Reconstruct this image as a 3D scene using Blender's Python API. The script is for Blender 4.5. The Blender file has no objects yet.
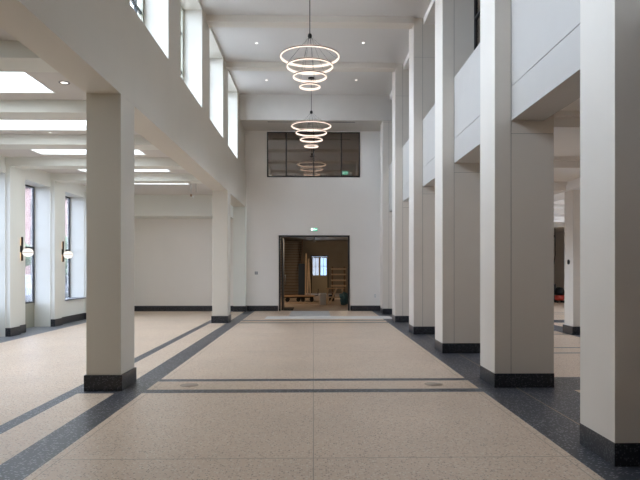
import bpy, bmesh, math, random
from mathutils import Vector, Matrix
random.seed(7)
scn = bpy.context.scene
COL = scn.collection
PI = math.pi

# ------------------------------------------------------------------ materials
def new_mat(name):
    m = bpy.data.materials.new(name); m.use_nodes = True
    nt = m.node_tree; nt.nodes.clear()
    out = nt.nodes.new('ShaderNodeOutputMaterial')
    return m, nt, out

def pbr(name, col, rough=0.6, metal=0.0, var=0.0, vscale=3.0, bump=0.0, bscale=60.0, spec=0.5):
    m, nt, out = new_mat(name)
    b = nt.nodes.new('ShaderNodeBsdfPrincipled')
    b.inputs['Base Color'].default_value = (*col, 1)
    b.inputs['Roughness'].default_value = rough
    b.inputs['Metallic'].default_value = metal
    b.inputs['Specular IOR Level'].default_value = spec
    nt.links.new(b.outputs[0], out.inputs[0])
    if var > 0:
        tc = nt.nodes.new('ShaderNodeNewGeometry')
        n = nt.nodes.new('ShaderNodeTexNoise'); n.inputs['Scale'].default_value = vscale
        n.inputs['Detail'].default_value = 4
        nt.links.new(tc.outputs['Position'], n.inputs['Vector'])
        r = nt.nodes.new('ShaderNodeMapRange')
        r.inputs['From Min'].default_value = .25; r.inputs['From Max'].default_value = .75
        r.inputs['To Min'].default_value = 1 - var; r.inputs['To Max'].default_value = 1 + var
        nt.links.new(n.outputs['Fac'], r.inputs['Value'])
        mx = nt.nodes.new('ShaderNodeVectorMath'); mx.operation = 'SCALE'
        mx.inputs[0].default_value = col
        nt.links.new(r.outputs[0], mx.inputs['Scale'])
        nt.links.new(mx.outputs[0], b.inputs['Base Color'])
    if bump > 0:
        tc = nt.nodes.new('ShaderNodeNewGeometry')
        n = nt.nodes.new('ShaderNodeTexNoise'); n.inputs['Scale'].default_value = bscale
        nt.links.new(tc.outputs['Position'], n.inputs['Vector'])
        bp = nt.nodes.new('ShaderNodeBump'); bp.inputs['Strength'].default_value = bump
        bp.inputs['Distance'].default_value = .01
        nt.links.new(n.outputs['Fac'], bp.inputs['Height'])
        nt.links.new(bp.outputs[0], b.inputs['Normal'])
    return m

def terrazzo(name, base, light, dark, scale, rough, light_amt=.6, dark_amt=.35, stain=.06):
    """stone chips from two voronoi fields in a cement matrix"""
    m, nt, out = new_mat(name)
    N = nt.nodes.new; L = nt.links.new
    g = N('ShaderNodeNewGeometry')
    b = N('ShaderNodeBsdfPrincipled'); b.inputs['Roughness'].default_value = rough
    L(b.outputs[0], out.inputs[0])
    def chips(sc, thr):
        v = N('ShaderNodeTexVoronoi'); v.inputs['Scale'].default_value = sc
        L(g.outputs['Position'], v.inputs['Vector'])
        s = N('ShaderNodeSeparateColor'); L(v.outputs['Color'], s.inputs[0])
        a = N('ShaderNodeMath'); a.operation = 'GREATER_THAN'; a.inputs[1].default_value = thr
        L(s.outputs[0], a.inputs[0])
        d = N('ShaderNodeMath'); d.operation = 'LESS_THAN'; d.inputs[1].default_value = .45
        L(v.outputs['Distance'], d.inputs[0])
        p = N('ShaderNodeMath'); p.operation = 'MULTIPLY'
        L(a.outputs[0], p.inputs[0]); L(d.outputs[0], p.inputs[1])
        return p
    c1 = chips(scale, .62); c2 = chips(scale * 1.3, .78)
    m1 = N('ShaderNodeMix'); m1.data_type = 'RGBA'
    k1 = N('ShaderNodeMath'); k1.operation = 'MULTIPLY'; k1.inputs[1].default_value = light_amt
    L(c1.outputs[0], k1.inputs[0]); L(k1.outputs[0], m1.inputs['Factor'])
    m1.inputs['A'].default_value = (*base, 1); m1.inputs['B'].default_value = (*light, 1)
    m2 = N('ShaderNodeMix'); m2.data_type = 'RGBA'
    k2 = N('ShaderNodeMath'); k2.operation = 'MULTIPLY'; k2.inputs[1].default_value = dark_amt
    L(c2.outputs[0], k2.inputs[0]); L(k2.outputs[0], m2.inputs['Factor'])
    L(m1.outputs['Result'], m2.inputs['A']); m2.inputs['B'].default_value = (*dark, 1)
    n = N('ShaderNodeTexNoise'); n.inputs['Scale'].default_value = .9; n.inputs['Detail'].default_value = 5
    L(g.outputs['Position'], n.inputs['Vector'])
    r = N('ShaderNodeMapRange'); r.inputs['From Min'].default_value = .3; r.inputs['From Max'].default_value = .7
    r.inputs['To Min'].default_value = 1 - stain; r.inputs['To Max'].default_value = 1 + stain
    L(n.outputs['Fac'], r.inputs['Value'])
    mx = N('ShaderNodeVectorMath'); mx.operation = 'SCALE'
    L(m2.outputs['Result'], mx.inputs[0]); L(r.outputs[0], mx.inputs['Scale'])
    L(mx.outputs[0], b.inputs['Base Color'])
    return m

def emit(name, col, strength):
    m, nt, out = new_mat(name)
    e = nt.nodes.new('ShaderNodeEmission')
    e.inputs[0].default_value = (*col, 1); e.inputs[1].default_value = strength
    nt.links.new(e.outputs[0], out.inputs[0]); return m

def glass(name, tint=(1, 1, 1), refl=.06, rough=0.0, gcol=(1, 1, 1)):
    m, nt, out = new_mat(name)
    t = nt.nodes.new('ShaderNodeBsdfTransparent'); t.inputs[0].default_value = (*tint, 1)
    g = nt.nodes.new('ShaderNodeBsdfGlossy'); g.inputs['Roughness'].default_value = rough; g.inputs['Color'].default_value = (*gcol, 1)
    lw = nt.nodes.new('ShaderNodeLayerWeight'); lw.inputs['Blend'].default_value = .35
    r = nt.nodes.new('ShaderNodeMapRange'); r.inputs['To Min'].default_value = refl; r.inputs['To Max'].default_value = min(1, refl + .6)
    nt.links.new(lw.outputs['Fresnel'], r.inputs['Value'])
    mx = nt.nodes.new('ShaderNodeMixShader')
    nt.links.new(r.outputs[0], mx.inputs[0]); nt.links.new(t.outputs[0], mx.inputs[1]); nt.links.new(g.outputs[0], mx.inputs[2])
    nt.links.new(mx.outputs[0], out.inputs[0]); return m

M = {}
M['paint'] = pbr('wall_paint', (.86, .82, .775), .62, var=.02, vscale=.8)
M['paint_l'] = pbr('low_room_paint', (.80, .80, .745), .62, var=.02, vscale=.8)
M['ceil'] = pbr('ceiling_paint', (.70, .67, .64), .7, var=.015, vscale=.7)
M['clad'] = pbr('column_cladding', (.72, .66, .585), .55, var=.02, vscale=1.3)
M['clad_l'] = pbr('column_cladding_left', (.69, .645, .565), .55, var=.02, vscale=1.3)
M['rear'] = pbr('rear_wall_bounce_brown', (.34, .27, .20), .6, var=.1)  # unseen wall; brown invented to cut and warm the bounce light
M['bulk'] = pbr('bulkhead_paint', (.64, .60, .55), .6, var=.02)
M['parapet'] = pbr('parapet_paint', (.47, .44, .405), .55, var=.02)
M['seam'] = pbr('joint_shadow_gap', (.22, .2, .18), .8)
M['stone'] = terrazzo('dark_terrazzo', (.055, .060, .075), (.45, .46, .50), (.02, .02, .022), 46, .36, .6, .3, .1)
M['plinth'] = terrazzo('black_terrazzo_plinth', (.022, .023, .027), (.17, .17, .19), (.01, .01, .012), 60, .28, .5, .3, .1)
M['beige'] = terrazzo('beige_terrazzo', (.76, .60, .465), (.88, .79, .67), (.30, .18, .11), 44, .38, .7, .7, .05)
M['band_grey'] = terrazzo('grey_terrazzo', (.19, .20, .22), (.4, .4, .42), (.08, .08, .09), 70, .4)
M['joint'] = pbr('brass_joint', (.46, .36, .27), .5)
M['plate'] = pbr('outlet_cover', (.52, .42, .34), .5)
M['frame'] = pbr('bronze_window_frame', (.34, .33, .26), .4)
M['dframe'] = pbr('dark_steel_frame', (.035, .035, .037), .4, metal=.3)
M['glass'] = glass('clear_glass')
M['glass_low'] = glass('dimming_glass', (.70, .69, .71))  # tint added to dim daylight on the low window reveals
M['iglass'] = glass('smoked_interior_glass', (.35, .35, .36), .24, gcol=(.85, .75, .66))
M['skylight'] = emit('skylight_diffuser', (.84, .93, 1.0), 2.0)
M['led'] = emit('led_strip', (1, .79, .66), .66)
M['dot'] = emit('downlight_lens', (1, .95, .88), 1.6)
M['opal'] = emit('opal_glass_lit', (1, .93, .84), .55)
M['black'] = pbr('black_metal', (.015, .014, .013), .4, metal=.4)
M['steel'] = pbr('steel', (.45, .45, .45), .35, metal=.9)
M['white_plastic'] = pbr('white_plastic', (.8, .8, .78), .4)
M['grey_plastic'] = pbr('grey_plastic', (.25, .25, .25), .5)
M['paper'] = pbr('protective_paper', (.86, .85, .83), .8, var=.03, vscale=3)
M['paper_d'] = pbr('protective_board', (.62, .62, .62), .8, var=.05, vscale=3)
M['wood'] = pbr('stair_wood', (.17, .10, .06), .5, var=.15, vscale=8)
M['pine'] = pbr('pine_timber', (.62, .47, .32), .7, var=.12, vscale=9)
M['ply'] = pbr('plywood', (.48, .30, .17), .7, var=.1, vscale=4)
M['cream'] = pbr('cream_paint', (.62, .52, .36), .6)
M['brown_wall'] = pbr('bare_plaster_wall', (.27, .23, .18), .8, var=.1, vscale=2)
M['dust_floor'] = pbr('dusty_screed_floor', (.42, .33, .25), .8, var=.12, vscale=2)
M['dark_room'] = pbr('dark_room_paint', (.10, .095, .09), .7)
M['navy'] = pbr('navy_board', (.02, .035, .06), .6)
M['teal'] = pbr('teal_tarpaulin', (.05, .14, .17), .6, var=.2, vscale=10)
M['rubber'] = pbr('rubber', (.012, .012, .012), .7)
M['red'] = pbr('red_plastic', (.45, .05, .03), .4)
M['green'] = emit('exit_green', (.05, .75, .45), .35)
M['green_far'] = emit('exit_green_far', (.15, .8, .5), 3.0)
M['exit_white'] = emit('exit_white', (.9, 1, .95), 1.2)
M['brick'] = pbr('pink_render', (.34, .21, .18), .8, var=.1, vscale=1.5)
M['blue_facade'] = pbr('blue_grey_render', (.035, .05, .07), .8, var=.1)
M['leaf'] = pbr('leaves', (.10, .15, .07), .7, var=.4, vscale=6)
M['bark'] = pbr('bark', (.12, .09, .06), .9, var=.2, vscale=12)
M['asphalt'] = pbr('asphalt', (.12,.12,.13), .9, var=.1, vscale=5)
M['car'] = pbr('car_paint', (.22,.22,.24), .3, metal=.3)
M['roof'] = pbr('roof_membrane', (.3, .3, .3), .9)

# ------------------------------------------------------------------ mesh helpers
def box(bm, x0, x1, y0, y1, z0, z1, mi=0):
    if x0 > x1: x0, x1 = x1, x0
    if y0 > y1: y0, y1 = y1, y0
    if z0 > z1: z0, z1 = z1, z0
    v = [bm.verts.new(p) for p in ((x0,y0,z0),(x1,y0,z0),(x1,y1,z0),(x0,y1,z0),(x0,y0,z1),(x1,y0,z1),(x1,y1,z1),(x0,y1,z1))]
    for f in ((0,3,2,1),(4,5,6,7),(0,1,5,4),(1,2,6,5),(2,3,7,6),(3,0,4,7)):
        fc = bm.faces.new([v[i] for i in f]); fc.material_index = mi
    return v

def lathe(bm, prof, c=(0, 0, 0), n=32, mi=0, axis='Z', smooth=True):
    """prof: list of (r, h); closed with caps when r is 0"""
    rings = []
    for r, h in prof:
        if r < 1e-6:
            rings.append([bm.verts.new((0, 0, h))])
        else:
            rings.append([bm.verts.new((r*math.cos(2*PI*k/n), r*math.sin(2*PI*k/n), h)) for k in range(n)])
    fs = []
    for a, b in zip(rings, rings[1:]):
        if len(a) == 1 and len(b) == 1: continue
        for k in range(n):
            k2 = (k+1) % n
            if len(a) == 1: f = bm.faces.new((a[0], b[k2], b[k]))
            elif len(b) == 1: f = bm.faces.new((a[k], a[k2], b[0]))
            else: f = bm.faces.new((a[k], a[k2], b[k2], b[k]))
            f.material_index = mi; f.smooth = smooth; fs.append(f)
    vs = [v for r in rings for v in r]
    rot = {'Z': Matrix(), 'X': Matrix.Rotation(PI/2, 4, 'Y'), 'Y': Matrix.Rotation(-PI/2, 4, 'X')}[axis]
    for v in vs: v.co = rot @ v.co + Vector(c)
    return vs

def ring_band(bm, r0, r1, z0, z1, c=(0, 0, 0), n=96, mi=0):
    """closed annular band of rectangular section"""
    R = []
    for k in range(n):
        a = 2*PI*k/n; ca, sa = math.cos(a), math.sin(a)
        R.append([bm.verts.new((c[0]+r*ca, c[1]+r*sa, c[2]+z)) for r, z in ((r0, z0), (r1, z0), (r1, z1), (r0, z1))])
    for k in range(n):
        a, b = R[k], R[(k+1) % n]
        for i in range(4):
            j = (i+1) % 4
            f = bm.faces.new((a[i], b[i], b[j], a[j])); f.material_index = mi; f.smooth = i in (1, 3)

def rod(bm, p, q, r, n=8, mi=0):
    p, q = Vector(p), Vector(q); d = q - p; L = d.length
    rot = d.to_track_quat('Z', 'Y').to_matrix().to_4x4()
    vs = lathe(bm, [(0, 0), (r, 0), (r, L), (0, L)], n=n, mi=mi)
    for v in vs: v.co = rot @ v.co + p

def plank(bm, p, q, w, t, mi=0, side=(1, 0, 0)):
    """rectangular bar from p to q"""
    p, q = Vector(p), Vector(q); d = (q-p).normalized(); s = Vector(side); s = (s - d*s.dot(d)).normalized(); u = d.cross(s)
    vs = []
    for e in (p, q):
        for a, b in ((-1,-1),(1,-1),(1,1),(-1,1)):
            vs.append(bm.verts.new(e + s*w/2*a + u*t/2*b))
    for f in ((0,3,2,1),(4,5,6,7),(0,1,5,4),(1,2,6,5),(2,3,7,6),(3,0,4,7)):
        bm.faces.new([vs[i] for i in f]).material_index = mi

def wloc(o):
    v = Vector(o.location)
    while o.parent: o = o.parent; v += o.location
    return v

def obj(name, bm, mats, parent=None, bevel=0):
    if isinstance(mats, str): mats = [mats]
    me = bpy.data.meshes.new(name)
    if parent is not None:
        off = wloc(parent)
        for v in bm.verts: v.co -= off
    bmesh.ops.recalc_face_normals(bm, faces=bm.faces[:])
    bm.to_mesh(me); bm.free()
    for m in mats: me.materials.append(M[m])
    o = bpy.data.objects.new(name, me); COL.objects.link(o)
    if parent is not None: o.parent = parent
    if bevel:
        b = o.modifiers.new('bevel', 'BEVEL'); b.width = bevel; b.segments = 2; b.limit_method = 'ANGLE'
    return o

def tag(o, label=None, cat=None, group=None, kind=None):
    if label: o['label'] = label
    if cat: o['category'] = cat
    if group: o['group'] = group
    if kind: o['kind'] = kind
    return o

def thing(name, label, cat, loc=(0, 0, 0), group=None, kind=None):
    o = bpy.data.objects.new(name, None); COL.objects.link(o); o.location = loc
    o.empty_display_size = .2
    return tag(o, label, cat, group, kind)

def struct(name, bm, mats, parent=None, label=None):
    o = obj(name, bm, mats, parent)
    if parent is None: o['kind'] = 'structure'
    if label: o['label'] = label
    return o

def children(o): return [c for c in bpy.data.objects if c.parent == o]
def dup(o, loc, label, parent=None):
    def cp(s, par):
        c = s.copy(); COL.objects.link(c); c.parent = par
        for ch in children(s):
            if ch is not c: cp(ch, c)
        return c
    kids = None
    c = cp(o, parent)
    c.location = loc
    if label: c['label'] = label
    return c

B = bmesh.new

# ------------------------------------------------------------------ key dimensions (metres)
YB = 22.25            # back wall of the hall
YR = -5.0             # wall behind the camera
XL, XLw, XLo = -2.52, -2.57, -3.02   # left arcade face / clerestory wall face / outer face
XR, XRs, XRn = 2.435, 2.656, 3.05    # right column face / parapet face / niche face
ZC = 7.68             # hall ceiling
ZS = 3.89             # soffit of the left arcade beam
ZSILL = 5.24
ZLC = 4.216           # low room ceiling
XW = -7.23            # window wall of the low room
XA = 14.4             # far wall of the right aisle
YA = 35.0             # end of the right aisle
ZA = 3.72             # aisle ceiling
COLY = [4.665 + 3.206*k for k in range(6)]      # fronts of the right columns
BEAMY = [6.85 + 2.385*k for k in range(-5, 6)]  # fronts of the low room cross beams

COLY[0] += .05
def cdep(y): return .62 if y < 5 else .69
# ------------------------------------------------------------------ floor (one mesh, inlaid bands as cells)
def floor_mat(x, y):
    # 0 beige 1 dark 2 grey 3 joint
    if x < -6.72: return 2
    if y > 22.0 and abs(x) < 2.5 and y < YB and False: return 0
    if -2.55 < x < -2.20: return 1
    if -3.19 < x < -3.02: return 1
    if 2.21 < x < 3.43:
        return 3 if 2.72 < x < 2.735 else 1
    if x > 3.43:
        if 6.2 < x < 6.85: return 1
        for a in (7.70, 17.32):
            if a < y < a + .92: return 1
        for a in (1.3, 4.55, 11.03, 14.2, 20.5):
            if a < y < a + .1 or a + .75 < y < a + .85: return 1
        return 0
    if -3.02 < x < 2.21:
        for a, b in ((7.62, 7.83), (8.40, 8.57), (17.30, 17.50), (18.10, 18.32)):
            if a < y < b: return 1
    if -2.20 < x < 2.21:
        if abs(x - .0) < .004 or 2.13 < x < 2.137 or -2.13 < x < -2.123: return 3
        for a in (4.98, 11.35, 14.6):
            if abs(y - a) < .006: return 3
    return 0
xs = sorted({XW-.6, -6.72, -3.19, -3.02, -2.55, -2.20, -2.13, -2.123, -.004, .004, 2.13, 2.137, 2.21, 2.72, 2.735, 3.43, 6.2, 6.85, XA})
ys = {YR, YB}
for a in (7.70, 17.32): ys |= {a, a+.92}
for a in (1.3, 4.55, 11.03, 14.2, 20.5): ys |= {a, a+.1, a+.75, a+.85}
for t in (7.62, 7.83, 8.40, 8.57, 17.30, 17.50, 18.10, 18.32): ys.add(t)
for a in (4.98, 11.35, 14.6): ys |= {a-.006, a+.006}
ys |= {YA}
ys = sorted(ys)
bm = B(); grid = {}
def gv(i, j):
    if (i, j) not in grid: grid[(i, j)] = bm.verts.new((xs[i], ys[j], 0))
    return grid[(i, j)]
for i in range(len(xs)-1):
    for j in range(len(ys)-1):
        cx, cy = (xs[i]+xs[i+1])/2, (ys[j]+ys[j+1])/2
        if cy > YB and cx < 3.43: continue
        f = bm.faces.new((gv(i, j), gv(i+1, j), gv(i+1, j+1), gv(i, j+1)))
        f.material_index = floor_mat(cx, cy)
ex = bmesh.ops.extrude_face_region(bm, geom=bm.faces[:])
for v in [e for e in ex['geom'] if isinstance(e, bmesh.types.BMVert)]: v.co.z -= .2
struct('floor', bm, ['beige', 'stone', 'band_grey', 'joint'])
bm = B(); box(bm, -4.5, 3.42, YB+.01, 41, -.2, 0)
o = struct('floor', bm, 'dust_floor'); o.name = 'floor_back_room'

# ------------------------------------------------------------------ hall ceiling
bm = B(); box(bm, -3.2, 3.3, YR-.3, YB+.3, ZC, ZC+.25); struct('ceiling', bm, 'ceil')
bm = B()
for k in range(-3, 3):
    y = COLY[3] + 3.206*k - .10
    if k == 2: continue
    box(bm, XLw, XR, y, y+.35, ZC-.16, ZC)
struct('ceiling_beams', bm, 'clad')
# bulkhead in front of the back wall, with a recessed air slot in its soffit
bm = B()
zb = 1.6 + 3.24*1.6
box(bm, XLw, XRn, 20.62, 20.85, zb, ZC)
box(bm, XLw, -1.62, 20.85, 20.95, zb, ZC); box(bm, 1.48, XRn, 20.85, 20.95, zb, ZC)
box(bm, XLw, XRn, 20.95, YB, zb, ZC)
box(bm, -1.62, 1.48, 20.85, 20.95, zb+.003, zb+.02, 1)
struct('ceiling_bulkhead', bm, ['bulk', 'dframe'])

# ------------------------------------------------------------------ left arcade beam + clerestory wall
bm = B(); box(bm, XL, -2.97, YR, YB, ZS, ZSILL-.02)
box(bm, XL, XLo-.12, YR, YB, ZSILL-.02, ZSILL)
struct('wall_left_beam', bm, 'clad_l')
PIER = [10.52 + 3.17*k for k in range(-5, 4)]
bm = B()
for p in PIER: box(bm, XLw, XLo-.12, p, p+.98, ZSILL, ZC)
box(bm, XLw, XLo-.12, 20.03+.98, YB, ZSILL, ZC)
# heads over each window
box(bm, XLw+.001, XLo-.12, YR, YB, ZC-.10, ZC)
struct('wall_left', bm, 'clad_l')

wn = 0
def clerestory(y0, y1):
    global wn; wn += 1
    w = thing('window_%d' % wn, None, None, (XLo, (y0+y1)/2, ZSILL), kind='structure')
    z0, z1 = ZSILL, ZC-.10
    bm = B(); f = .06
    x0, x1 = XLo-.06, XLo+.02
    box(bm, x0, x1, y0, y0+f, z0, z1); box(bm, x0, x1, y1-f, y1, z0, z1)
    box(bm, x0, x1, y0+f, y1-f, z0, z0+f); box(bm, x0, x1, y0+f, y1-f, z1-f, z1)
    obj('window_frame', bm, 'frame', w)
    bm = B()
    for yy in (y0+.36, (y0+y1)/2, y1-.36): box(bm, x0+.01, x1-.02, yy-.022, yy+.022, z0+f, z1-f)
    for zz in (z0+.86, z0+1.75): box(bm, x0+.012, x1-.022, y0+f, y1-f, zz-.022, zz+.022)
    obj('glazing_bars', bm, 'dframe', w)
    bm = B(); box(bm, XLo-.025, XLo-.018, y0+f-.02, y1-f+.02, z0+f-.02, z1-f+.02)
    obj('pane', bm, 'glass', w)
    return w
for a, b in zip(PIER, PIER[1:]):
    if a > -3: clerestory(a+.98, b)  # the nearest openings, out of view, are added for foreground light
bm = B(); box(bm, XLw-.1, XLo-.12, YR, PIER[1], ZSILL, ZC-.1); o = struct('wall_left_rear', bm, 'clad_l')

# ------------------------------------------------------------------ left columns (square shaft on a dark terrazzo plinth)
def left_column(y, label, half=False):
    c = thing('column', label, 'column', (-2.745, y+.3, 0), 'columns of the left arcade')
    d = .63
    bm = B(); box(bm, -2.97, XL, y+.02, y+d-.02, .205, ZS); obj('shaft', bm, 'clad_l', c, .004)
    bm = B(); box(bm, -2.995, XL+.022, y, y+d, 0, .205); obj('plinth', bm, 'plinth', c, .003)
    return c
left_column(7.76, 'thick square column nearest the camera on the left side of the hall')
left_column(17.38, 'slimmer looking square column standing far back between hall and bright side room')
c = thing('pilaster', 'pilaster joined to the end wall at the far left corner of the hall', 'pilaster', (-2.745, 22.0, 0))
bm = B(); box(bm, -2.97, XL, 21.95, YB-.002, .205, ZS); obj('shaft', bm, 'paint_l', c)
bm = B(); box(bm, -2.995, XL+.022, 21.93, YB-.027, 0, .205); obj('plinth', bm, 'plinth', c)

# ------------------------------------------------------------------ low room on the left
LR = -2.97
bm = B()
SK = []   # skylight openings
for i, y in enumerate(BEAMY[:-1]):
    SK.append((y + .5 + .36, y + 2.385 - .36))
ysl = [YR] + [v for s in SK for v in s if v > YR] + [YB+.3]
x0, x1 = -6.23, -3.83
cur = YR
box(bm, XW-.4, x0, YR-.3, YB+.3, ZLC, ZLC+.2)
box(bm, x1, LR+.0, YR-.3, YB+.3, ZLC, ZLC+.2)
cur = YR-.3
for a, b in SK[4:]:
    box(bm, x0, x1, cur, a, ZLC, ZLC+.2); cur = b
box(bm, x0, x1, cur, YB+.3, ZLC, ZLC+.2)
o = struct('ceiling', bm, 'ceil'); o.name = 'ceiling_low_room'
SKL = {0: 'added skylight panel lighting the foreground, unseen, just beyond the left edge of view',  # first panel is added out of view to brighten the foreground
       1: 'nearest skylight panel, a large bright slab running out of the left edge of the picture',
       2: 'second skylight panel from the camera, a wide strip ending behind the near left column',
       3: 'third skylight panel, its slanted left end just above the first wall lamp window',
       4: 'fourth skylight panel, a thin strip passing behind the near left column',
       5: 'fifth and farthest skylight panel, the thinnest strip with loose cables hanging beside its end'}
for i, (a, b) in enumerate(SK):
    if a < YR: continue
    k = i - 4
    if k < 0: continue
    t = thing('skylight', None, 'skylight', ((x0+x1)/2, (a+b)/2, ZLC), 'skylights of the side room')
    t['label'] = SKL[k]
    bm = B()
    box(bm, x0, x0+.02, a, b, ZLC-.004, ZLC+.19); box(bm, x1-.02, x1, a, b, ZLC-.004, ZLC+.19)
    box(bm, x0+.02, x1-.02, a, a+.02, ZLC-.004, ZLC+.19); box(bm, x0+.02, x1-.02, b-.02, b, ZLC-.004, ZLC+.19)
    obj('skylight_frame', bm, 'white_plastic', t)
    bm = B(); box(bm, x0+.02, x1-.02, a+.02, b-.02, ZLC+.10, ZLC+.12); obj('diffuser', bm, 'skylight', t)
bm = B()
for y in BEAMY[:-1]:
    if y < YR: continue
    box(bm, XW, LR, y, y+.5, ZLC-.196, ZLC)
box(bm, XW, LR, 21.05, YB, 3.47, ZLC)
o = struct('ceiling_beams', bm, 'paint_l'); o.name = 'ceiling_beams_low_room'
# pilasters along the window wall
ZH = 3.84
bm = B()
openings = []
for y in BEAMY:
    if y > 7 and y < YB: openings.append((y-1.42, y))
cur = YR
for a, b in openings:
    box(bm, XW, XW-.52, cur, a, 0, ZLC); box(bm, XW, XW-.52, a, b, ZH, ZLC)
    if a > 16.6: box(bm, XW, XW-.52, a, b, 0, .66)
    cur = b
box(bm, XW, XW-.52, cur, YB+.3, 0, ZLC)
for y in BEAMY:
    if y > YR and y < 21: box(bm, XW, XW+.10, y+.02, y+.48, 0, ZLC-.19)
o = struct('wall_left_windows', bm, 'paint_l')
def low_window(y0, y1):
    global wn; wn += 1
    x = XW-.44
    z0, z1 = .66, ZH
    w = thing('window_%d' % wn, None, None, (x, (y0+y1)/2, 0), kind='structure')
    f = .045; bm = B()
    box(bm, x-.04, x+.005, y0, y0+f, z0, z1); box(bm, x-.04, x+.005, y1-f, y1, z0, z1)
    box(bm, x-.04, x+.005, y0+f, y1-f, z0, z0+f); box(bm, x-.04, x+.005, y0+f, y1-f, z1-f, z1)
    box(bm, x-.035, x+.0, (y0+y1)/2-.025, (y0+y1)/2+.025, z0+f, z1-f)
    box(bm, x-.035, x+.0, y0+f, y1-f, 2.13, 2.19)
    obj('window_frame', bm, 'dframe', w)
    bm = B(); box(bm, x-.02, x-.012, y0+f-.02, y1-f+.02, z0+f-.02, z1-f+.02); obj('pane', bm, 'glass_low', w)
    if y0 < 16.6:
        bm = B(); box(bm, x-.06, x+.0, y0, y1, 0, z0); obj('apron_panel', bm, 'frame', w)
    else:
        bm = B(); box(bm, x+.03, XW+.05, y0-.03, y1+.03, z0-.002, z0+.035); obj('window_sill', bm, 'band_grey', w)
for a, b in openings: low_window(a, b)
# baseboard along the window wall
bm = B(); cur = YR
for a, b in openings:
    if a > 16.6: continue
    if a > cur: box(bm, XW, XW+.02, cur, a, 0, .2)
    cur = b
box(bm, XW, XW+.02, cur, YB, 0, .2)
for y in BEAMY:
    if y > YR and y < 21: box(bm, XW+.02, XW+.12, y+.0, y+.5, 0, .2)
struct('baseboard_left', bm, 'plinth')
# end wall of the low room + hall back wall
bm = B()
DX0, DX1, DZ = -1.29, 1.36, 2.84          # door opening
WX0, WX1, WZ0, WZ1 = -1.745, 1.76, 5.04, 6.74   # interior window
T = YB + .35
box(bm, XW-.52, DX0, YB, T, 0, WZ0); box(bm, DX1, 3.42, YB, T, 0, WZ0)
box(bm, DX0, DX1, YB, T, DZ, WZ0)
box(bm, -3.2, WX0, YB, T, WZ0, ZC); box(bm, WX1, 3.42, YB, T, WZ0, ZC)
box(bm, WX0, WX1, YB, T, WZ1, ZC)
struct('wall_back', bm, 'paint')
bm = B()
box(bm, XW, -3.0, YB-.025, YB, 0, .2); box(bm, XL+.03, DX0-.04, YB-.025, YB, 0, .2); box(bm, DX1+.04, 3.42, YB-.025, YB, 0, .2)
struct('baseboard_back', bm, 'plinth')
bm = B(); box(bm, XW-.5, XA, YR-.3, YR, 0, ZC+.2); struct('wall_rear', bm, 'rear')

# ------------------------------------------------------------------ right columns
def right_column(loc_y, label):
    c = thing('column', label, 'column', (2.835, loc_y+.34, 0), 'tall columns along the right side')
    d = cdep(loc_y); g = .007; y = loc_y
    bm = B()
    xe = 3.235
    # core slightly behind the cladding faces, panels leave open joints
    box(bm, XR+g, xe-g, y+g, y+d-g, .19, ZC-.001, 1)
    for x0, x1, zs in ((XR, XRs-.004, (.19, 6.73)), (XRs+.004, xe, (.19, 3.41, 6.73))):
        zz = list(zs) + [ZC]
        for a, b in zip(zz, zz[1:]):
            box(bm, x0, x1, y, y+d, a + (.0 if a == .19 else .006), b, 0)
    obj('shaft', bm, ['clad', 'seam'], c)
    bm = B(); box(bm, XR-.004, xe+.004, y-.004, y+d+.004, 0, .19); obj('plinth', bm, 'plinth', c, .002)
    return c
RL = ['nearest tall column at the right edge of the picture, its dark base cut off by the frame',
      'second tall column on the right, with a broad shaded front and the stone threshold beside it',
      'third tall column on the right, standing between the second column and the fourth',
      'fourth tall column on the right, its pale edge running up to the nearer ceiling beam',
      'fifth tall column on the right, its pale edge running up to the farther ceiling beam',
      'last and narrowest tall column on the right, against the end wall']
for y, l in zip(COLY, RL): right_column(y, l)
# parapets between the columns, niche wall above and behind them
bm = B()
segs = []
cur = YR
for y in COLY + [YB]:
    segs.append((cur, y)); cur = y + cdep(y)
for a, b in segs:
    a += .004; b -= .004
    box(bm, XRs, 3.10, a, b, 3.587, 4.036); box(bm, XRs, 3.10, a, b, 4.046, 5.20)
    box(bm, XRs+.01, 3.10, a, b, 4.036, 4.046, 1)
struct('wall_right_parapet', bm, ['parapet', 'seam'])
bm = B()
box(bm, XRn+2.2, XRn+2.4, YR, YB, 4.1, ZC+.25)
box(bm, XRn+.2, XRn+2.2, YR, YB, 4.1, 4.3); box(bm, 3.3, XRn+2.2, YR, YB, ZC, ZC+.25)
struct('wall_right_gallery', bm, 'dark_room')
bm = B()
for a, b in segs: box(bm, XRs+.02, XRn, a, b, ZC-.16, ZC)
o = struct('ceiling_edge_beam', bm, 'paint')
for a, b in segs[1:]:
    wn += 1
    w = thing('window_%d' % wn, None, None, (XRn, (a+b)/2, 5.2), kind='structure')
    z1 = ZC-.16; f = .04
    bm = B(); x0, x1 = XRn-.02, XRn+.04
    box(bm, x0, x1, a+.002, a+f, 5.2, z1); box(bm, x0, x1, b-f, b-.002, 5.2, z1)
    box(bm, x0, x1, a+f, b-f, 5.2, 5.2+f); box(bm, x0, x1, a+f, b-f, z1-f, z1)
    box(bm, x0, x1, (a+b)/2-.02, (a+b)/2+.02, 5.2+f, z1-f); box(bm, x0+.002, x1-.002, a+f, b-f, 6.28, 6.32)
    obj('window_frame', bm, 'dframe', w)
    bm = B(); box(bm, XRn+.01, XRn+.02, a+f-.02, b-f+.02, 5.2+f-.02, z1-f+.02); obj('pane', bm, 'iglass', w)

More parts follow.
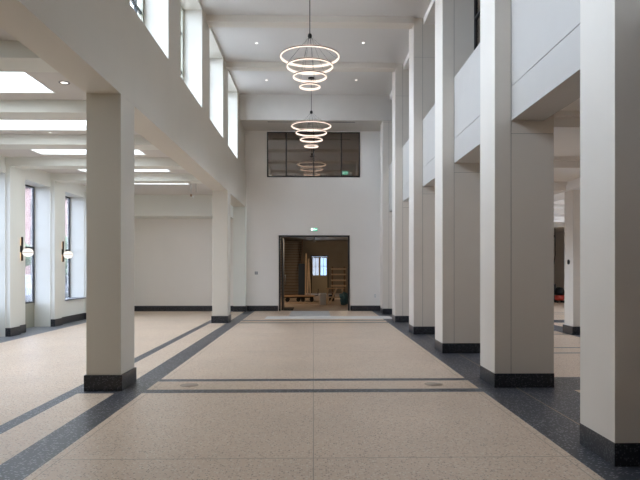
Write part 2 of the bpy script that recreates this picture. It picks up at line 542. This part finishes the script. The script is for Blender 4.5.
# ------------------------------------------------------------------ right aisle
bm = B(); box(bm, 3.10, XA+.3, YR, YA+.3, ZA, ZA+.25); o = struct('ceiling_aisle', bm, 'paint')
bm = B()
for k in range(-3, 8):
    y = COLY[0] + 3.206*k
    if y < YR: continue
    box(bm, 3.10 if 0 <= k < 6 else 3.10, XA, y+.02, y+.67, 3.52, ZA)
    box(bm, 3.24, XA, y-.06, y+.75, ZA-.07, ZA)
box(bm, 6.2, 6.85, YR, YA, 3.50, ZA)
o = struct('ceiling_beams_aisle', bm, 'paint')
bm = B(); yy = YR
AW = [(12, 15), (19.3, 22.3)]
for a, b in AW:
    box(bm, XA, XA+.3, yy, a, 0, ZA); box(bm, XA, XA+.3, a, b, 0, .9); box(bm, XA, XA+.3, a, b, 3.2, ZA); yy = b
box(bm, XA, XA+.3, yy, YA, 0, ZA)
struct('wall_aisle', bm, 'paint')
for a, b in AW:
    wn += 1
    w = thing('window_%d' % wn, None, None, (XA+.15, (a+b)/2, .9), kind='structure')
    bm = B(); x = XA+.12
    box(bm, x, x+.07, a, a+.07, .9, 3.2); box(bm, x, x+.07, b-.07, b, .9, 3.2); box(bm, x, x+.07, a+.07, b-.07, .9, .97); box(bm, x, x+.07, a+.07, b-.07, 3.13, 3.2)
    box(bm, x, x+.07, (a+b)/2-.03, (a+b)/2+.03, .97, 3.13)
    obj('window_frame', bm, 'dframe', w)
    bm = B(); box(bm, x+.03, x+.037, a+.05, b-.05, .95, 3.15); obj('pane', bm, 'glass', w)
bm = B(); box(bm, 3.42, XA+.3, YA, YA+.3, 0, ZA)
box(bm, 3.42, XA, YA-.05, YA-.001, 3.45, 3.60, 1); struct('wall_aisle_end', bm, ['brown_wall', 'dframe'])
bm = B(); box(bm, 3.10, 3.42, YB, YA, 0, ZA+.25)
struct('wall_aisle_side', bm, 'paint')
# free standing aisle column
y = 8.9*1.6-.13
for j, (yy, lab) in enumerate(((y, 'pale square column standing in the right side aisle, seen between two tall columns'),)):
    c = thing('column', lab, 'column', (6.55, yy+.3, 0))
    bm = B(); box(bm, 6.27, 6.95, yy, yy+.50, .2, 3.505); obj('shaft', bm, 'clad', c, .004)
    bm = B(); box(bm, 6.24, 6.98, yy-.03, yy+.53, 0, .2); obj('plinth', bm, 'plinth', c, .003)
    bm = B(); lathe(bm, [(0, -.02), (.06, -.02), (.06, .0), (0, .0)], (6.269, yy+.24, 1.76), 20, axis='X')
    tag(obj('round_socket', bm, 'black'), 'small black round fitting on the pale aisle column', 'socket')

# ------------------------------------------------------------------ chandeliers
def chandelier(loc, label, top):
    t = thing('chandelier', label, 'chandelier', loc, 'ring chandeliers over the hall')
    x, y, z = loc    # z = hub height
    bm = B(); lathe(bm, [(0, 0), (.10, 0), (.10, .035), (0, .035)], (x, y, top-.036), 24); obj('canopy', bm, 'black', t)
    bm = B(); rod(bm, (x, y, z), (x, y, top-.03), .009, 8); obj('rod', bm, 'black', t)
    bm = B(); lathe(bm, [(0, -.045), (.035, -.045), (.045, -.02), (.045, .02), (.03, .045), (0, .045)], (x, y, z), 20); obj('hub', bm, 'black', t)
    rings = ((.625, 6.14), (.4885, 5.93), (.3535, 5.71), (.2175, 5.50))
    tops = (z, 6.14+.0, 5.93, 5.71)
    for i, (r, rz) in enumerate(rings):
        bm = B(); ring_band(bm, r-.002, r+.010, -.006, .016, (x, y, rz), 96)
        rr = obj('ring', bm, 'black', t)
        bm = B(); ring_band(bm, r-.014, r+.010, -.022, -.0065, (x, y, rz), 96)
        ring_band(bm, r-.009, r-.0025, -.006, .024, (x, y, rz), 96)
        obj('light_strip', bm, 'led', rr)
    for i in range(4):
        r, rz = rings[i]
        bm = B()
        for k in range(3):
            a = 2*PI*k/3 + .5 + i*.9
            if i == 0: a = 2*PI*k/3 + .35
            rod(bm, (x, y, z) if i < 2 else (x+.02*math.cos(a), y+.02*math.sin(a), z), (x+r*math.cos(a), y+r*math.sin(a), rz+.03), .0022, 5)
        obj('suspension_wire', bm, 'black', t)
    return t
chandelier((-.075, 12.64, 6.58), 'nearer tiered chandelier of four glowing rings hanging from the hall ceiling', ZC)
chandelier((-.065, 18.80, 6.58), 'farther tiered ring chandelier hanging in front of the dark interior window', ZC)

# ------------------------------------------------------------------ downlights
def downlight(loc, label, r=.045, group=None):
    t = thing('downlight', label, 'downlight', loc, group)
    x, y, z = loc
    bm = B(); ring_band(bm, r, r+.02, -.006, .0, loc, 24); obj('trim_ring', bm, 'white_plastic', t)
    bm = B(); lathe(bm, [(0, -.003), (r, -.003), (r, -.0005), (0, -.0005)], loc, 20); obj('lens', bm, 'dot', t)
G = 'recessed spotlights in the hall ceiling'
downlight((1.345, 15.87, ZC), 'hall ceiling spotlight right of the near chandelier, above the right columns', .035, G)
downlight((-1.53, 15.95, ZC), 'hall ceiling spotlight left of the near chandelier, nearer of the left pair', .035, G)
downlight((1.38, 19.0, ZC), 'farther hall ceiling spotlight on the right, close to the end bulkhead', .035, G)
downlight((-1.51, 19.07, ZC), 'farther hall ceiling spotlight on the left, close to the end bulkhead', .035, G)
t = thing('downlight', 'dark rimmed recessed downlight beside the nearest skylight of the side room', 'downlight', (-3.50, 8.37, ZLC))
bm = B(); ring_band(bm, .048, .075, -.008, .0, (-3.50, 8.37, ZLC), 32); obj('trim_ring', bm, 'grey_plastic', t)
bm = B(); lathe(bm, [(0, -.004), (.048, -.004), (.048, -.0005), (0, -.0005)], (-3.50, 8.37, ZLC), 24); obj('lens', bm, 'dot', t)
downlight((-5.06, 11.45, ZLC), 'small recessed light between the second skylight and the beam behind it', .028)

# ------------------------------------------------------------------ wall lamps
def sconce(y, label):
    x = XW
    t = thing('wall_lamp', label, 'wall lamp', (x, y, 1.9), 'opal globe wall lamps')
    bm = B(); box(bm, x+.02, x+.055, y-.022, y+.022, 1.79, 2.38); box(bm, x, x+.02, y-.03, y+.03, 2.0, 2.16); obj('back_bar', bm, 'black', t, .003)
    bm = B(); box(bm, x+.018, x+.0199, y-.015, y+.015, 1.82, 2.35, 0); obj('back_light', bm, 'warm', t)
    c = (x+.18, y, 1.995)
    n = 10; r = .125
    up = [(r*math.cos(a), .006 + r*.8*math.sin(a)) for a in [i*PI/2/n for i in range(n)]] + [(0, .006+r*.8)]
    dn = [(0, -.006-r*.8)] + [(r*math.cos(a), -.006 - r*.8*math.sin(a)) for a in [i*PI/2/n for i in range(n-1, -1, -1)]]
    bm = B(); lathe(bm, [(0, .006)] + up, c, 32); obj('upper_shade', bm, 'opal', t)
    bm = B(); lathe(bm, dn + [(0, -.006)], c, 32); obj('lower_shade', bm, 'opal', t)
    bm = B(); lathe(bm, [(0, -.005), (r*.98, -.005), (r*.98, .005), (0, .005)], c, 32); box(bm, x+.05, x+.10, y-.012, y+.012, 1.985, 2.005); obj('arm_disc', bm, 'black', t)
M['warm'] = emit('warm_backlight', (1, .50, .18), 1.2)
sconce(14.73, 'black bar wall lamp with opal globe, the one nearest the left picture edge')
sconce(17.12, 'black bar wall lamp with opal globe, the farther one just left of the near column')

# ------------------------------------------------------------------ loose cables at the far skylight
t = thing('loose_cable', 'two loose cable ends with a reddish connector hanging beside the far skylight', 'cable', (-3.75, 18.3, ZLC))
X0, Y0 = -3.77, 18.25
bm = B(); rod(bm, (X0, Y0, ZLC), (X0+.01, Y0, ZLC-.40), .008); rod(bm, (X0+.16, Y0, ZLC), (X0+.16, Y0, ZLC-.27), .007); obj('cable', bm, 'grey_plastic', t)
bm = B(); box(bm, X0-.02, X0+.04, Y0-.02, Y0+.02, ZLC-.40, ZLC-.33); obj('connector', bm, 'wood', t)
bm = B(); rod(bm, (X0+.06, Y0, ZLC-.38), (X0+.07, Y0, ZLC-.47), .018); obj('plug', bm, 'white_plastic', t)

# ------------------------------------------------------------------ back wall fittings
d = thing('door_1', None, None, (0, YB, 0), kind='structure')
bm = B(); f = .055
box(bm, DX0-.01, DX0+f, YB-.03, YB+.1, 0, DZ); box(bm, DX1-f, DX1+.01, YB-.03, YB+.1, 0, DZ); box(bm, DX0-.01, DX1+.01, YB-.03, YB+.1, DZ-f, DZ+.01)
obj('door_frame', bm, 'dframe', d)
# leaf folded open against the left jamb
bm = B(); box(bm, DX0+f+.02, DX0+f+.07, YB+.38, YB+1.5, .01, DZ-f-.02); lf = obj('door_leaf', bm, 'dframe', d)
bm = B(); rod(bm, (DX0+f+.12, YB+1.35, .95), (DX0+f+.12, YB+1.35, 1.35), .014); box(bm, DX0+f+.07, DX0+f+.12, YB+1.34, YB+1.36, .98, 1.0); box(bm, DX0+f+.07, DX0+f+.12, YB+1.34, YB+1.36, 1.3, 1.32); obj('door_handle', bm, 'steel', lf)

wn += 1
w = thing('window_%d' % wn, None, None, (0, YB, WZ0), kind='structure')
bm = B(); y0, y1 = YB-.02, YB+.06
f = .035
box(bm, WX0, WX1, y0, y1, WZ0, WZ0+.05); box(bm, WX0, WX1, y0, y1, WZ1-.03, WZ1); box(bm, WX0, WX0+f, y0, y1, WZ0, WZ1); box(bm, WX1-f, WX1, y0, y1, WZ0, WZ1)
for x in (-1.02, .015, 1.055): box(bm, x-.022, x+.022, y0, y1, WZ0+.05, WZ1-.03)
obj('window_frame', bm, 'dframe', w)
bm = B(); box(bm, WX0+.02, WX1-.02, YB+.02, YB+.03, WZ0+.03, WZ1-.02); obj('pane', bm, 'iglass', w)
# room behind the interior window
bm = B()
box(bm, -2.6, 2.6, T, 27, WZ0-.3, WZ0-.1); box(bm, -2.6, 2.6, T, 27, 7.0, 7.2)
box(bm, -2.8, -2.6, T, 27, WZ0-.3, 7.2); box(bm, 2.6, 2.8, T, 27, WZ0-.3, 7.2); box(bm, -2.8, 2.8, 27, 27.2, WZ0-.3, 7.2)
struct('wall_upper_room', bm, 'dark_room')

def exit_sign(loc, label, w=.26, hh=.12, gm='green'):
    x, y, z = loc
    t = thing('exit_sign', label, 'exit sign', loc)
    bm = B(); box(bm, x-w/2, x+w/2, y-.035, y, z-hh/2, z+hh/2); obj('sign_case', bm, 'white_plastic', t)
    bm = B(); box(bm, x-w/2+.006, x+w/2-.006, y-.0365, y-.0355, z-hh/2+.006, z+hh/2-.006); p = obj('sign_face', bm, gm, t)
    # white door panel with a running person and an arrow
    bm = B(); e = y-.0375
    s = hh/.12
    box(bm, x-.11*s, x-.055*s, e-.001, e, z-.042*s, z+.042*s)                       # doorway
    lathe(bm, [(0, -.001), (.010*s, -.001), (.010*s, 0), (0, 0)], (x+.005, e, z+.034*s), 12, axis='Y')
    plank(bm, (x+.0, e-.0005, z+.024*s), (x-.008*s, e-.0005, z-.008*s), .001, .02*s, side=(0, 1, 0))
    plank(bm, (x-.008*s, e-.0005, z-.006*s), (x-.032*s, e-.0005, z-.020*s), .001, .009*s, side=(0, 1, 0))
    plank(bm, (x-.006*s, e-.0005, z-.006*s), (x+.020*s, e-.0005, z-.040*s), .001, .009*s, side=(0, 1, 0))
    plank(bm, (x-.002*s, e-.0005, z+.018*s), (x-.030*s, e-.0005, z+.006*s), .001, .008*s, side=(0, 1, 0))
    plank(bm, (x+.050*s, e-.0005, z), (x+.108*s, e-.0005, z), .001, .012*s, side=(0, 1, 0))
    plank(bm, (x+.048*s, e-.0005, z), (x+.070*s, e-.0005, z+.024*s), .001, .010*s, side=(0, 1, 0))
    plank(bm, (x+.048*s, e-.0005, z), (x+.070*s, e-.0005, z-.024*s), .001, .010*s, side=(0, 1, 0))
    obj('pictogram', bm, 'exit_white', t)
exit_sign((.03, YB, 3.07), 'small green and white exit sign on the wall above the open doorway')
exit_sign((1.42, 26.99, 5.97), 'green exit sign glowing behind the dark interior window', .34, .17, 'green_far')
t = thing('wall_switch', 'small grey switch plate on the end wall left of the doorway', 'switch', (-2.145, YB, 1.43))
bm = B(); box(bm, -2.20, -2.09, YB-.02, YB, 1.375, 1.485); obj('plate', bm, 'grey_plastic', t, .004)
bm = B(); box(bm, -2.175, -2.115, YB-.028, YB-.02, 1.40, 1.46); obj('rocker', bm, 'steel', t, .002)
t = thing('wall_socket', 'white double socket low on the end wall right of the doorway', 'socket', (2.43, YB, .53))
bm = B(); box(bm, 2.29, 2.37, YB-.015, YB, .50, .56); box(bm, 2.29, 2.37, YB-.015, YB, .57, .63); obj('plate', bm, 'white_plastic', t)
for zz in (.53, .60):
    bm = B(); box(bm, 2.31, 2.35, YB-.017, YB-.0151, zz-.01, zz+.01); obj('socket_insert', bm, 'grey_plastic', t)

# protective sheets on the floor near the doorway
bm = B(); box(bm, -1.55, 2.55, 18.75, 19.75, .0008, .004); tag(obj('paper_sheet', bm, 'paper'), 'long pale protective paper strip lying across the hall floor near the end wall', 'paper sheet')
bm = B(); box(bm, -.82, .58, 19.8, 22.2, .0008, .005); tag(obj('floor_board', bm, 'paper_d'), 'pale grey protective runner leading from the paper strip into the doorway', 'floor covering')
bm = B(); box(bm, -1.22, -.78, 22.6, 24.2, .0008, .012); tag(obj('door_mat', bm, 'rubber'), 'dark mat in the doorway below the left jamb', 'mat')
# floor outlets in the strip between the two dark lines
def outlet(x, y, lab):
    t = thing('floor_outlet', lab, 'floor outlet', (x, y, 0), 'floor outlets between the dark stripes')
    bm = B(); ring_band(bm, .11, .125, .0005, .003, (x, y, 0), 40); obj('cover_ring', bm, 'joint', t)
    bm = B(); lathe(bm, [(0, .0005), (.109, .0005), (.109, .0025), (0, .0025)], (x, y, 0), 32); obj('cover_plate', bm, 'plate', t)
outlet(1.66, 8.12, 'round floor outlet between the dark stripes, towards the right columns')
outlet(-1.70, 8.12, 'round floor outlet between the dark stripes, towards the left columns')
outlet(-4.55, 7.95, 'round floor outlet in the side room floor left of the near column')

# ------------------------------------------------------------------ room behind the doorway
bm = B()
box(bm, -4.7, -4.5, T, 41, 0, 3.6); box(bm, 3.0, 3.09, T, 41, 0, 3.6)
struct('wall_back_room_sides', bm, 'brown_wall')
# end wall with an opening for the glazed double door
GX0, GX1, GY, GZ = -.17, .63, 38.5, 2.42
gx0, gx1 = -.16, .98
bm = B()
box(bm, -4.5, gx0, GY, GY+.3, 0, 3.4); box(bm, gx1, 3.0, GY, GY+.3, 0, 3.4); box(bm, gx0, gx1, GY, GY+.3, 2.45, 3.4)
struct('wall_back_room_end', bm, 'brown_wall')
bm = B(); box(bm, -4.7, 3.09, T, GY+.3, 3.4, 3.6); struct('ceiling_back_room', bm, 'brown_wall')
d = thing('door_2', None, None, ((gx0+gx1)/2, GY, 0), kind='structure')
bm = B(); box(bm, gx0, gx0+.06, GY-.03, GY+.1, 0, 2.45); box(bm, gx1-.06, gx1, GY-.03, GY+.1, 0, 2.45); box(bm, gx0+.06, gx1-.06, GY-.03, GY+.1, 2.38, 2.45); obj('door_frame', bm, 'black', d)
xm = (gx0+gx1)/2
for a, b in ((gx0+.06, xm-.001), (xm+.001, gx1-.06)):
    bm = B()
    box(bm, a, b, GY, GY+.05, .0, 1.16)
    box(bm, a, a+.06, GY, GY+.05, 1.16, 2.37); box(bm, b-.06, b, GY, GY+.05, 1.16, 2.37); box(bm, a+.06, b-.06, GY, GY+.05, 2.29, 2.37)
    box(bm, a+.06, b-.06, GY+.01, GY+.04, 1.74, 1.77); box(bm, (a+b)/2-.012, (a+b)/2+.012, GY+.01, GY+.04, 1.16, 2.29)
    if a < xm - .1: box(bm, xm-.03, xm+.03, GY-.02, GY-.001, 0, 2.37)
    for zz in (.2, .68): box(bm, a+.08, b-.08, GY-.015, GY, zz, zz+.36)
    l = obj('door_leaf', bm, 'cream', d)
    bm = B(); box(bm, a+.055, b-.055, GY+.022, GY+.028, 1.155, 2.295); obj('pane', bm, 'glass', l)

t = thing('building', 'pale blue grey building outside the glazed door at the far end', 'building', (0, 52, -.15))
bm = B(); box(bm, -14, 14, 52, 58, -.15, 10); obj('facade', bm, 'blue_facade', t)
for k in range(9):
    for z in (.9, 3.6):
        bm = B(); x = -8+1.9*k; box(bm, x, x+1.0, 51.96, 52.02, z, z+1.6); obj('window', bm, 'dframe', t)
# staircase
t = thing('staircase', 'brown wooden staircase rising at the left behind the doorway', 'staircase', (-1.2, 33.5, 0))
n = 20; sx0, sx1 = -2.1, -.72
bm = B()
for k in range(n):
    y = 33.4 + .33*k; z = .165*(k+1)
    y = 33.0 + .25*k
    box(bm, sx0, sx1, y, y+.27, z-.035, z); box(bm, sx0+.03, sx1-.03, y+.025, y+.045, z-.165, z-.035, 1)
obj('steps', bm, ['wood', 'brown_wall'], t)
bm = B(); plank(bm, (sx1+.02, 32.9, .05), (sx1+.02, 38.0, 3.38), .05, .34, side=(1, 0, 0)); obj('stringer', bm, 'wood', t)
bm = B(); plank(bm, (sx0-.02, 32.9, .05), (sx0-.02, 38.0, 3.38), .05, .34, side=(1, 0, 0)); obj('stringer', bm, 'wood', t)
bm = B(); box(bm, sx1+.0, sx1+.1, 32.8, 32.9, 0, 1.1); obj('newel_post', bm, 'wood', t)
bm = B(); plank(bm, (sx1+.05, 32.9, 1.05), (sx1+.05, 37.0, 3.35), .06, .05, side=(1, 0, 0)); obj('handrail', bm, 'wood', t)
bm = B()
for k in range(0, 14): box(bm, sx1+.04, sx1+.06, 33.12+.27*k, 33.14+.27*k, .165*(k+1)*1.06, 1.15+.165*(k)*.94)
obj('balusters', bm, 'wood', t)
# dark board and leaning planks
bm = B(); plank(bm, (-.62, 31.0, .0), (-.62, 31.35, 1.85), .34, .03); tag(obj('leaning_board', bm, 'navy'), 'dark navy board leaning beside the staircase', 'board')
for k, (x, dx, hh, lb) in enumerate(((-.40, .02, 2.4, 'long timber plank leaning left of the glazed door, leftmost of the planks'),
                                     (-.30, .05, 2.1, 'timber plank leaning left of the glazed door, middle one'),
                                     (-.13, -.10, 1.9, 'tilted timber plank leaning left of the glazed door, rightmost of the planks'))):
    bm = B(); plank(bm, (x, 30.2-.3*k, 0), (x+dx, 31.0-.3*k, hh), .07, .035); tag(obj('timber_plank', bm, 'pine'), lb, 'plank', 'leaning planks')
# flat trolley with wheels
t = thing('trolley', 'low flat trolley with dark wheels standing behind the doorway', 'trolley', (-.8, 28.6, 0))
bm = B(); box(bm, -1.5, .05, 28.3, 28.9, .24, .30); obj('deck', bm, 'ply', t)
bm = B(); box(bm, -1.45, 0, 28.35, 28.4, .19, .24); box(bm, -1.45, 0, 28.8, 28.85, .19, .24); obj('chassis', bm, 'black', t)
for x in (-1.25, -.72, -.5, -.08):
    for y in (28.38, 28.82):
        bm = B(); lathe(bm, [(0, -.03), (.10, -.03), (.10, .03), (0, .03)], (x, y, .10), 20, axis='Y'); obj('wheel', bm, 'rubber', t)
bm = B(); rod(bm, (.05, 28.6, .27), (.22, 28.6, .30), .015); rod(bm, (.22, 28.6, .30), (.24, 28.6, .62), .015); obj('handle', bm, 'black', t)
# low timber stack under the trolley front
bm = B()
for k in range(3): box(bm, -1.2+.01*k, .2-.03*k, 26.9+.12*k, 27.0+.12*k, 0, .045)
tag(obj('timber_battens', bm, 'pine'), 'three pale battens lying on the floor in front of the trolley', 'battens')
# rack with wooden shelves / pallets
t = thing('shelf_rack', 'rough timber rack with four shelves right of the glazed door', 'rack', (1.35, 30.5, 0))
bx0, bx1 = .95, 1.62
for (x, y) in ((bx0, 30.0), (bx1-.05, 30.0), (bx0, 30.6), (bx1-.05, 30.6)):
    bm = B(); box(bm, x, x+.05, y, y+.05, 0, 1.70); obj('post', bm, 'wood', t)
for z in (.72, 1.0, 1.3, 1.58):
    bm = B()
    for k in range(5): box(bm, bx0-.05, bx1+.05, 30.0+.13*k, 30.1+.13*k, z, z+.03)
    box(bm, bx0-.05, bx1+.05, 29.96, 29.995, z-.04, z+.03)
    obj('shelf', bm, 'pine', t)
# sawhorse table with plywood
t = thing('work_table', 'plywood sheet on a trestle in the right half of the doorway', 'work table', (1.0, 27.2, 0))
bm = B(); box(bm, .60, 1.42, 27.0, 27.8, .66, .69); obj('table_top', bm, 'ply', t)
for sx in (.68, 1.34):
    for sy in (27.08, 27.72):
        bm = B(); plank(bm, (sx + (-.06 if sx < 1 else .06), sy, 0), (sx, sy, .66), .05, .04); obj('leg', bm, 'pine', t)
bm = B(); box(bm, .66, 1.36, 27.06, 27.1, .25, .31); obj('rail', bm, 'pine', t)
bm = B(); plank(bm, (.72, 26.45, 0), (.72+.35, 26.9, .72), .07, .03); tag(obj('timber_offcut', bm, 'pine'), 'short slanted timber leaning against the trestle table', 'timber')
bm = B(); box(bm, .28, .55, 25.8, 26.1, 0, .52); 
tag(obj('plaster_tub', bm, 'paper_d', bevel=.03), 'pale grey box standing near the middle of the doorway floor', 'box')
# tool case, bucket
t = thing('bucket', 'dark bucket standing under the timber rack', 'bucket', (.9, 28.9, 0))
bm = B(); lathe(bm, [(0, 0), (.12, 0), (.15, .30), (.14, .30), (.11, .02), (0, .02)], (.9, 28.9, 0), 24); obj('pail', bm, 'black', t)
bm = B()
for k in range(10):
    a, b = PI*k/10, PI*(k+1)/10
    rod(bm, (.9+.15*math.cos(a), 28.9, .29+.15*math.sin(a)), (.9+.15*math.cos(b), 28.9, .29+.15*math.sin(b)), .005, 6)
obj('handle', bm, 'steel', t)
# tarpaulin heap at right jamb
bm = B(); bmesh.ops.create_icosphere(bm, subdivisions=4, radius=1)
for v in bm.verts:
    n_ = math.sin(v.co.x*7+v.co.z*3)*.08 + math.sin(v.co.y*9+v.co.z*11)*.05
    v.co = Vector((v.co.x*(.15+n_*.7)*(1.15-.35*v.co.z), v.co.y*(.25), max(0, (v.co.z+1)*.30+n_*.8*(1-abs(v.co.z))))) + Vector((1.33, 25.6, 0))
for f_ in bm.faces: f_.smooth = True
tag(obj('tarpaulin', bm, 'teal'), 'crumpled dark teal tarpaulin heaped beside the right door jamb', 'tarpaulin')
# ceiling lamp in the back room
t = thing('ceiling_lamp', 'small dark ceiling lamp above the passage behind the doorway', 'ceiling lamp', (.05, 30.2, 3.4))
bm = B(); lathe(bm, [(0, 0), (.09, 0), (.09, -.05), (.02, -.06), (.02, -.32), (0, -.32)], (.05, 30.2, 3.4), 20); obj('lamp_body', bm, 'black', t)
bm = B(); lathe(bm, [(0, -.325), (.06, -.34), (.07, -.40), (.04, -.45), (0, -.46)], (.05, 30.2, 3.4), 20); obj('shade', bm, 'grey_plastic', t)

# ------------------------------------------------------------------ clutter at the end of the right aisle
t = thing('vacuum_cleaner', 'red and black site vacuum standing at the far end of the right aisle', 'vacuum cleaner', (10.0, 24.5, 0))
def PA(px, D): return (px-313.3)/590*D
vx = PA(559.5, 17.2*1.6); vy = 27.3
t.location = (vx, vy, 0)
bm = B(); lathe(bm, [(0, .12), (.20, .12), (.22, .2), (.22, .34), (.20, .36), (0, .36)], (vx, vy, 0), 28); obj('tank', bm, 'red', t)
bm = B(); lathe(bm, [(0, .36), (.23, .36), (.23, .50), (.20, .62), (.13, .72), (0, .74)], (vx, vy, 0), 28); obj('motor_head', bm, 'black', t)
for a in range(4):
    bm = B(); cx_, cy_ = vx+.2*math.cos(a*PI/2+.7), vy+.2*math.sin(a*PI/2+.7)
    lathe(bm, [(0, -.02), (.06, -.02), (.06, .02), (0, .02)], (cx_, cy_, .06), 16, axis='Y'); obj('caster', bm, 'rubber', t)
bm = B(); pts = [(vx-.2, vy, .4), (vx-.42, vy-.1, .5), (vx-.5, vy, 1.0), (vx-.4, vy+.1, 1.5)]
for p, q in zip(pts, pts[1:]): rod(bm, p, q, .025, 8)
obj('hose', bm, 'rubber', t)
bm = B(); x = PA(555.5, 28.3); box(bm, x-.35, x+.15, 28.2, 28.7, 0, .55); box(bm, x-.3, x+.1, 28.25, 28.65, .55, .85)
tag(obj('tool_case', bm, 'black', bevel=.02), 'black tool case stacked behind the red vacuum in the right aisle', 'tool case')
bm = B(); x = PA(561, 29.1); pts = [(x, 29.6, 3.66), (x+.02, 29.6, 2.3), (x-.1, 29.58, 1.6), (x-.25, 29.56, 1.2), (x-.2, 29.58, .3)]
for p, q in zip(pts, pts[1:]): rod(bm, p, q, .02, 8)
tag(obj('wall_cable', bm, 'rubber'), 'dark cable hanging from the ceiling at the far end of the right aisle', 'cable')

# ------------------------------------------------------------------ outside
bm = B(); box(bm, -60, XW-.53, -40, 80, -.35, -.15); struct('ground', bm, 'asphalt')
t = thing('building', 'pink rendered building across the street seen through the side room windows', 'building', (-30, 30, -.15))
bm = B(); box(bm, -36, -28, 20, 75, -.15, 9.5); obj('facade', bm, 'brick', t)
bm = B(); box(bm, -36.3, -27.6, 19.7, 75.3, 9.5, 9.9); obj('roof', bm, 'roof', t)
for k in range(10):
    for z in (1.0, 4.0, 6.8):
        bm = B(); y = 24+5*k; box(bm, -28.05, -27.95, y, y+1.6, z, z+1.7); obj('window', bm, 'dframe', t)
def tree(x, y, r, hh, lab):
    t = thing('tree', lab, 'tree', (x, y, -.15))
    bm = B(); lathe(bm, [(0, -.15), (.16, -.15), (.10, hh*.6), (0, hh*.6)], (x, y, 0), 12); obj('trunk', bm, 'bark', t)
    bm = B()
    for i in range(26):
        a = random.uniform(0, 2*PI); rr = random.uniform(0, r*.75); zz = hh*.55+random.uniform(-.5, 1)*r
        m_ = Matrix.Translation((x+rr*math.cos(a), y+rr*math.sin(a), zz))
        res = bmesh.ops.create_icosphere(bm, subdivisions=2, radius=r*random.uniform(.25, .45), matrix=m_)
        for v in res['verts']: v.co += Vector((random.uniform(-1, 1), random.uniform(-1, 1), random.uniform(-1, 1)))*r*.06
    obj('crown', bm, 'leaf', t)
tree(-19, 37, 1.7, 4.0, 'leafy green street tree seen through the side room window beside the first wall lamp')
tree(-17.5, 41.5, 1.5, 3.6, 'leafy green street tree seen through the narrower farther window')
t = thing('car', 'grey parked car low behind the side room window', 'car', (-15, 33, -.15))
prof = [(0, .3), (.1, .75), (1.0, .9), (1.5, 1.4), (3.0, 1.42), (3.7, .95), (4.3, .85), (4.4, .35)]
bm = B(); A = [bm.verts.new((-15.8, 31+p, q-.15)) for p, q in prof]; C_ = [bm.verts.new((-14.1, 31+p, q-.15)) for p, q in prof]
bm.faces.new(A); bm.faces.new(C_[::-1])
for k in range(len(prof)):
    k2 = (k+1) % len(prof); bm.faces.new((A[k], A[k2], C_[k2], C_[k]))
obj('car_body', bm, 'car', t, .04)
bm = B(); Aw = [(1.2, .95), (1.6, 1.33), (2.9, 1.35), (3.45, .97)]
A = [bm.verts.new((-15.81, 31+p, q-.15)) for p, q in Aw]; C_ = [bm.verts.new((-14.08, 31+p, q-.15)) for p, q in Aw]
bm.faces.new(A); bm.faces.new(C_[::-1])
for k in range(4): bm.faces.new((A[k], A[(k+1) % 4], C_[(k+1) % 4], C_[k]))
obj('car_window', bm, 'black', t)
for y in (31.9, 34.5):
    for x in (-15.75, -14.15):
        bm = B(); lathe(bm, [(0, -.1), (.32, -.1), (.32, .1), (0, .1)], (x, y, .17), 24, axis='X'); obj('wheel', bm, 'rubber', t)

# ------------------------------------------------------------------ light
w = bpy.data.worlds.new('sky'); scn.world = w; w.use_nodes = True
nt = w.node_tree; nt.nodes.clear()
out = nt.nodes.new('ShaderNodeOutputWorld'); bg = nt.nodes.new('ShaderNodeBackground')
bg.inputs[0].default_value = (.68, .82, 1.0, 1); bg.inputs[1].default_value = SKY = 10.0
nt.links.new(bg.outputs[0], out.inputs[0])

def portal(loc, rot, sx, sy):
    l = bpy.data.lights.new('window_portal', 'AREA'); l.shape = 'RECTANGLE'; l.size = sx; l.size_y = sy
    l.cycles.is_portal = True
    o = bpy.data.objects.new('window_portal', l); COL.objects.link(o); o.location = loc; o.rotation_euler = rot
for a, b in zip(PIER, PIER[1:]):
    if a < -3: continue
    portal((XLo-.14, (a+.98+b)/2, (ZSILL+ZC-.1)/2), (0, -PI/2, 0), ZC-.1-ZSILL, b-a-.98)
for a, b in openings:
    portal((XW-.54, (a+b)/2, (.66+ZH)/2), (0, -PI/2, 0), ZH-.66, b-a)
for a, b in AW:
    portal((XA+.32, (a+b)/2, 2.05), (0, PI/2, 0), 2.3, b-a)
portal(((gx0+gx1)/2, GY+.32, 1.8), (-PI/2, 0, 0), gx1-gx0, 1.3)

def lamp(kind, loc, energy, col, size=.1, rot=(0, 0, 0), name='fill_light'):
    l = bpy.data.lights.new(name, kind); l.energy = energy; l.color = col
    if kind == 'POINT': l.shadow_soft_size = size
    if kind == 'SPOT': l.spot_size = 1.6; l.spot_blend = .8; l.shadow_soft_size = size
    o = bpy.data.objects.new(name, l); COL.objects.link(o); o.location = loc; o.rotation_euler = rot
lamp('POINT', (-2.9, 27.0, 2.9), 60, (1, .80, .60), .10)  # unseen fill added to brighten the room behind the doorway
lamp('POINT', (2.2, 32.5, 2.9), 40, (1, .82, .62), .10)  # second added fill, also hidden from the camera
for y in (14.73, 17.12): pass

# ------------------------------------------------------------------ camera
cam = bpy.data.cameras.new('camera'); co = bpy.data.objects.new('camera', cam); COL.objects.link(co)
co.location = (0, 0, 1.6)
co.rotation_euler = (PI/2, 0, -math.radians(1.2))
cam.sensor_width = 36; cam.lens = 590/640*36
cam.shift_x = -5.7/640; cam.shift_y = 28.5/640
cam.clip_end = 300
scn.camera = co
scn.view_settings.view_transform = 'Standard'; scn.view_settings.look = 'None'
scn.view_settings.exposure = 1.26; scn.view_settings.gamma = 1.0; scn.view_settings.use_curve_mapping = False
scn.cycles.max_bounces = 14; scn.cycles.diffuse_bounces = 8; scn.cycles.transparent_max_bounces = 12
scn.cycles.caustics_reflective = False; scn.cycles.caustics_refractive = False
scn.cycles.sample_clamp_indirect = 6
scn.cycles.use_denoising = True
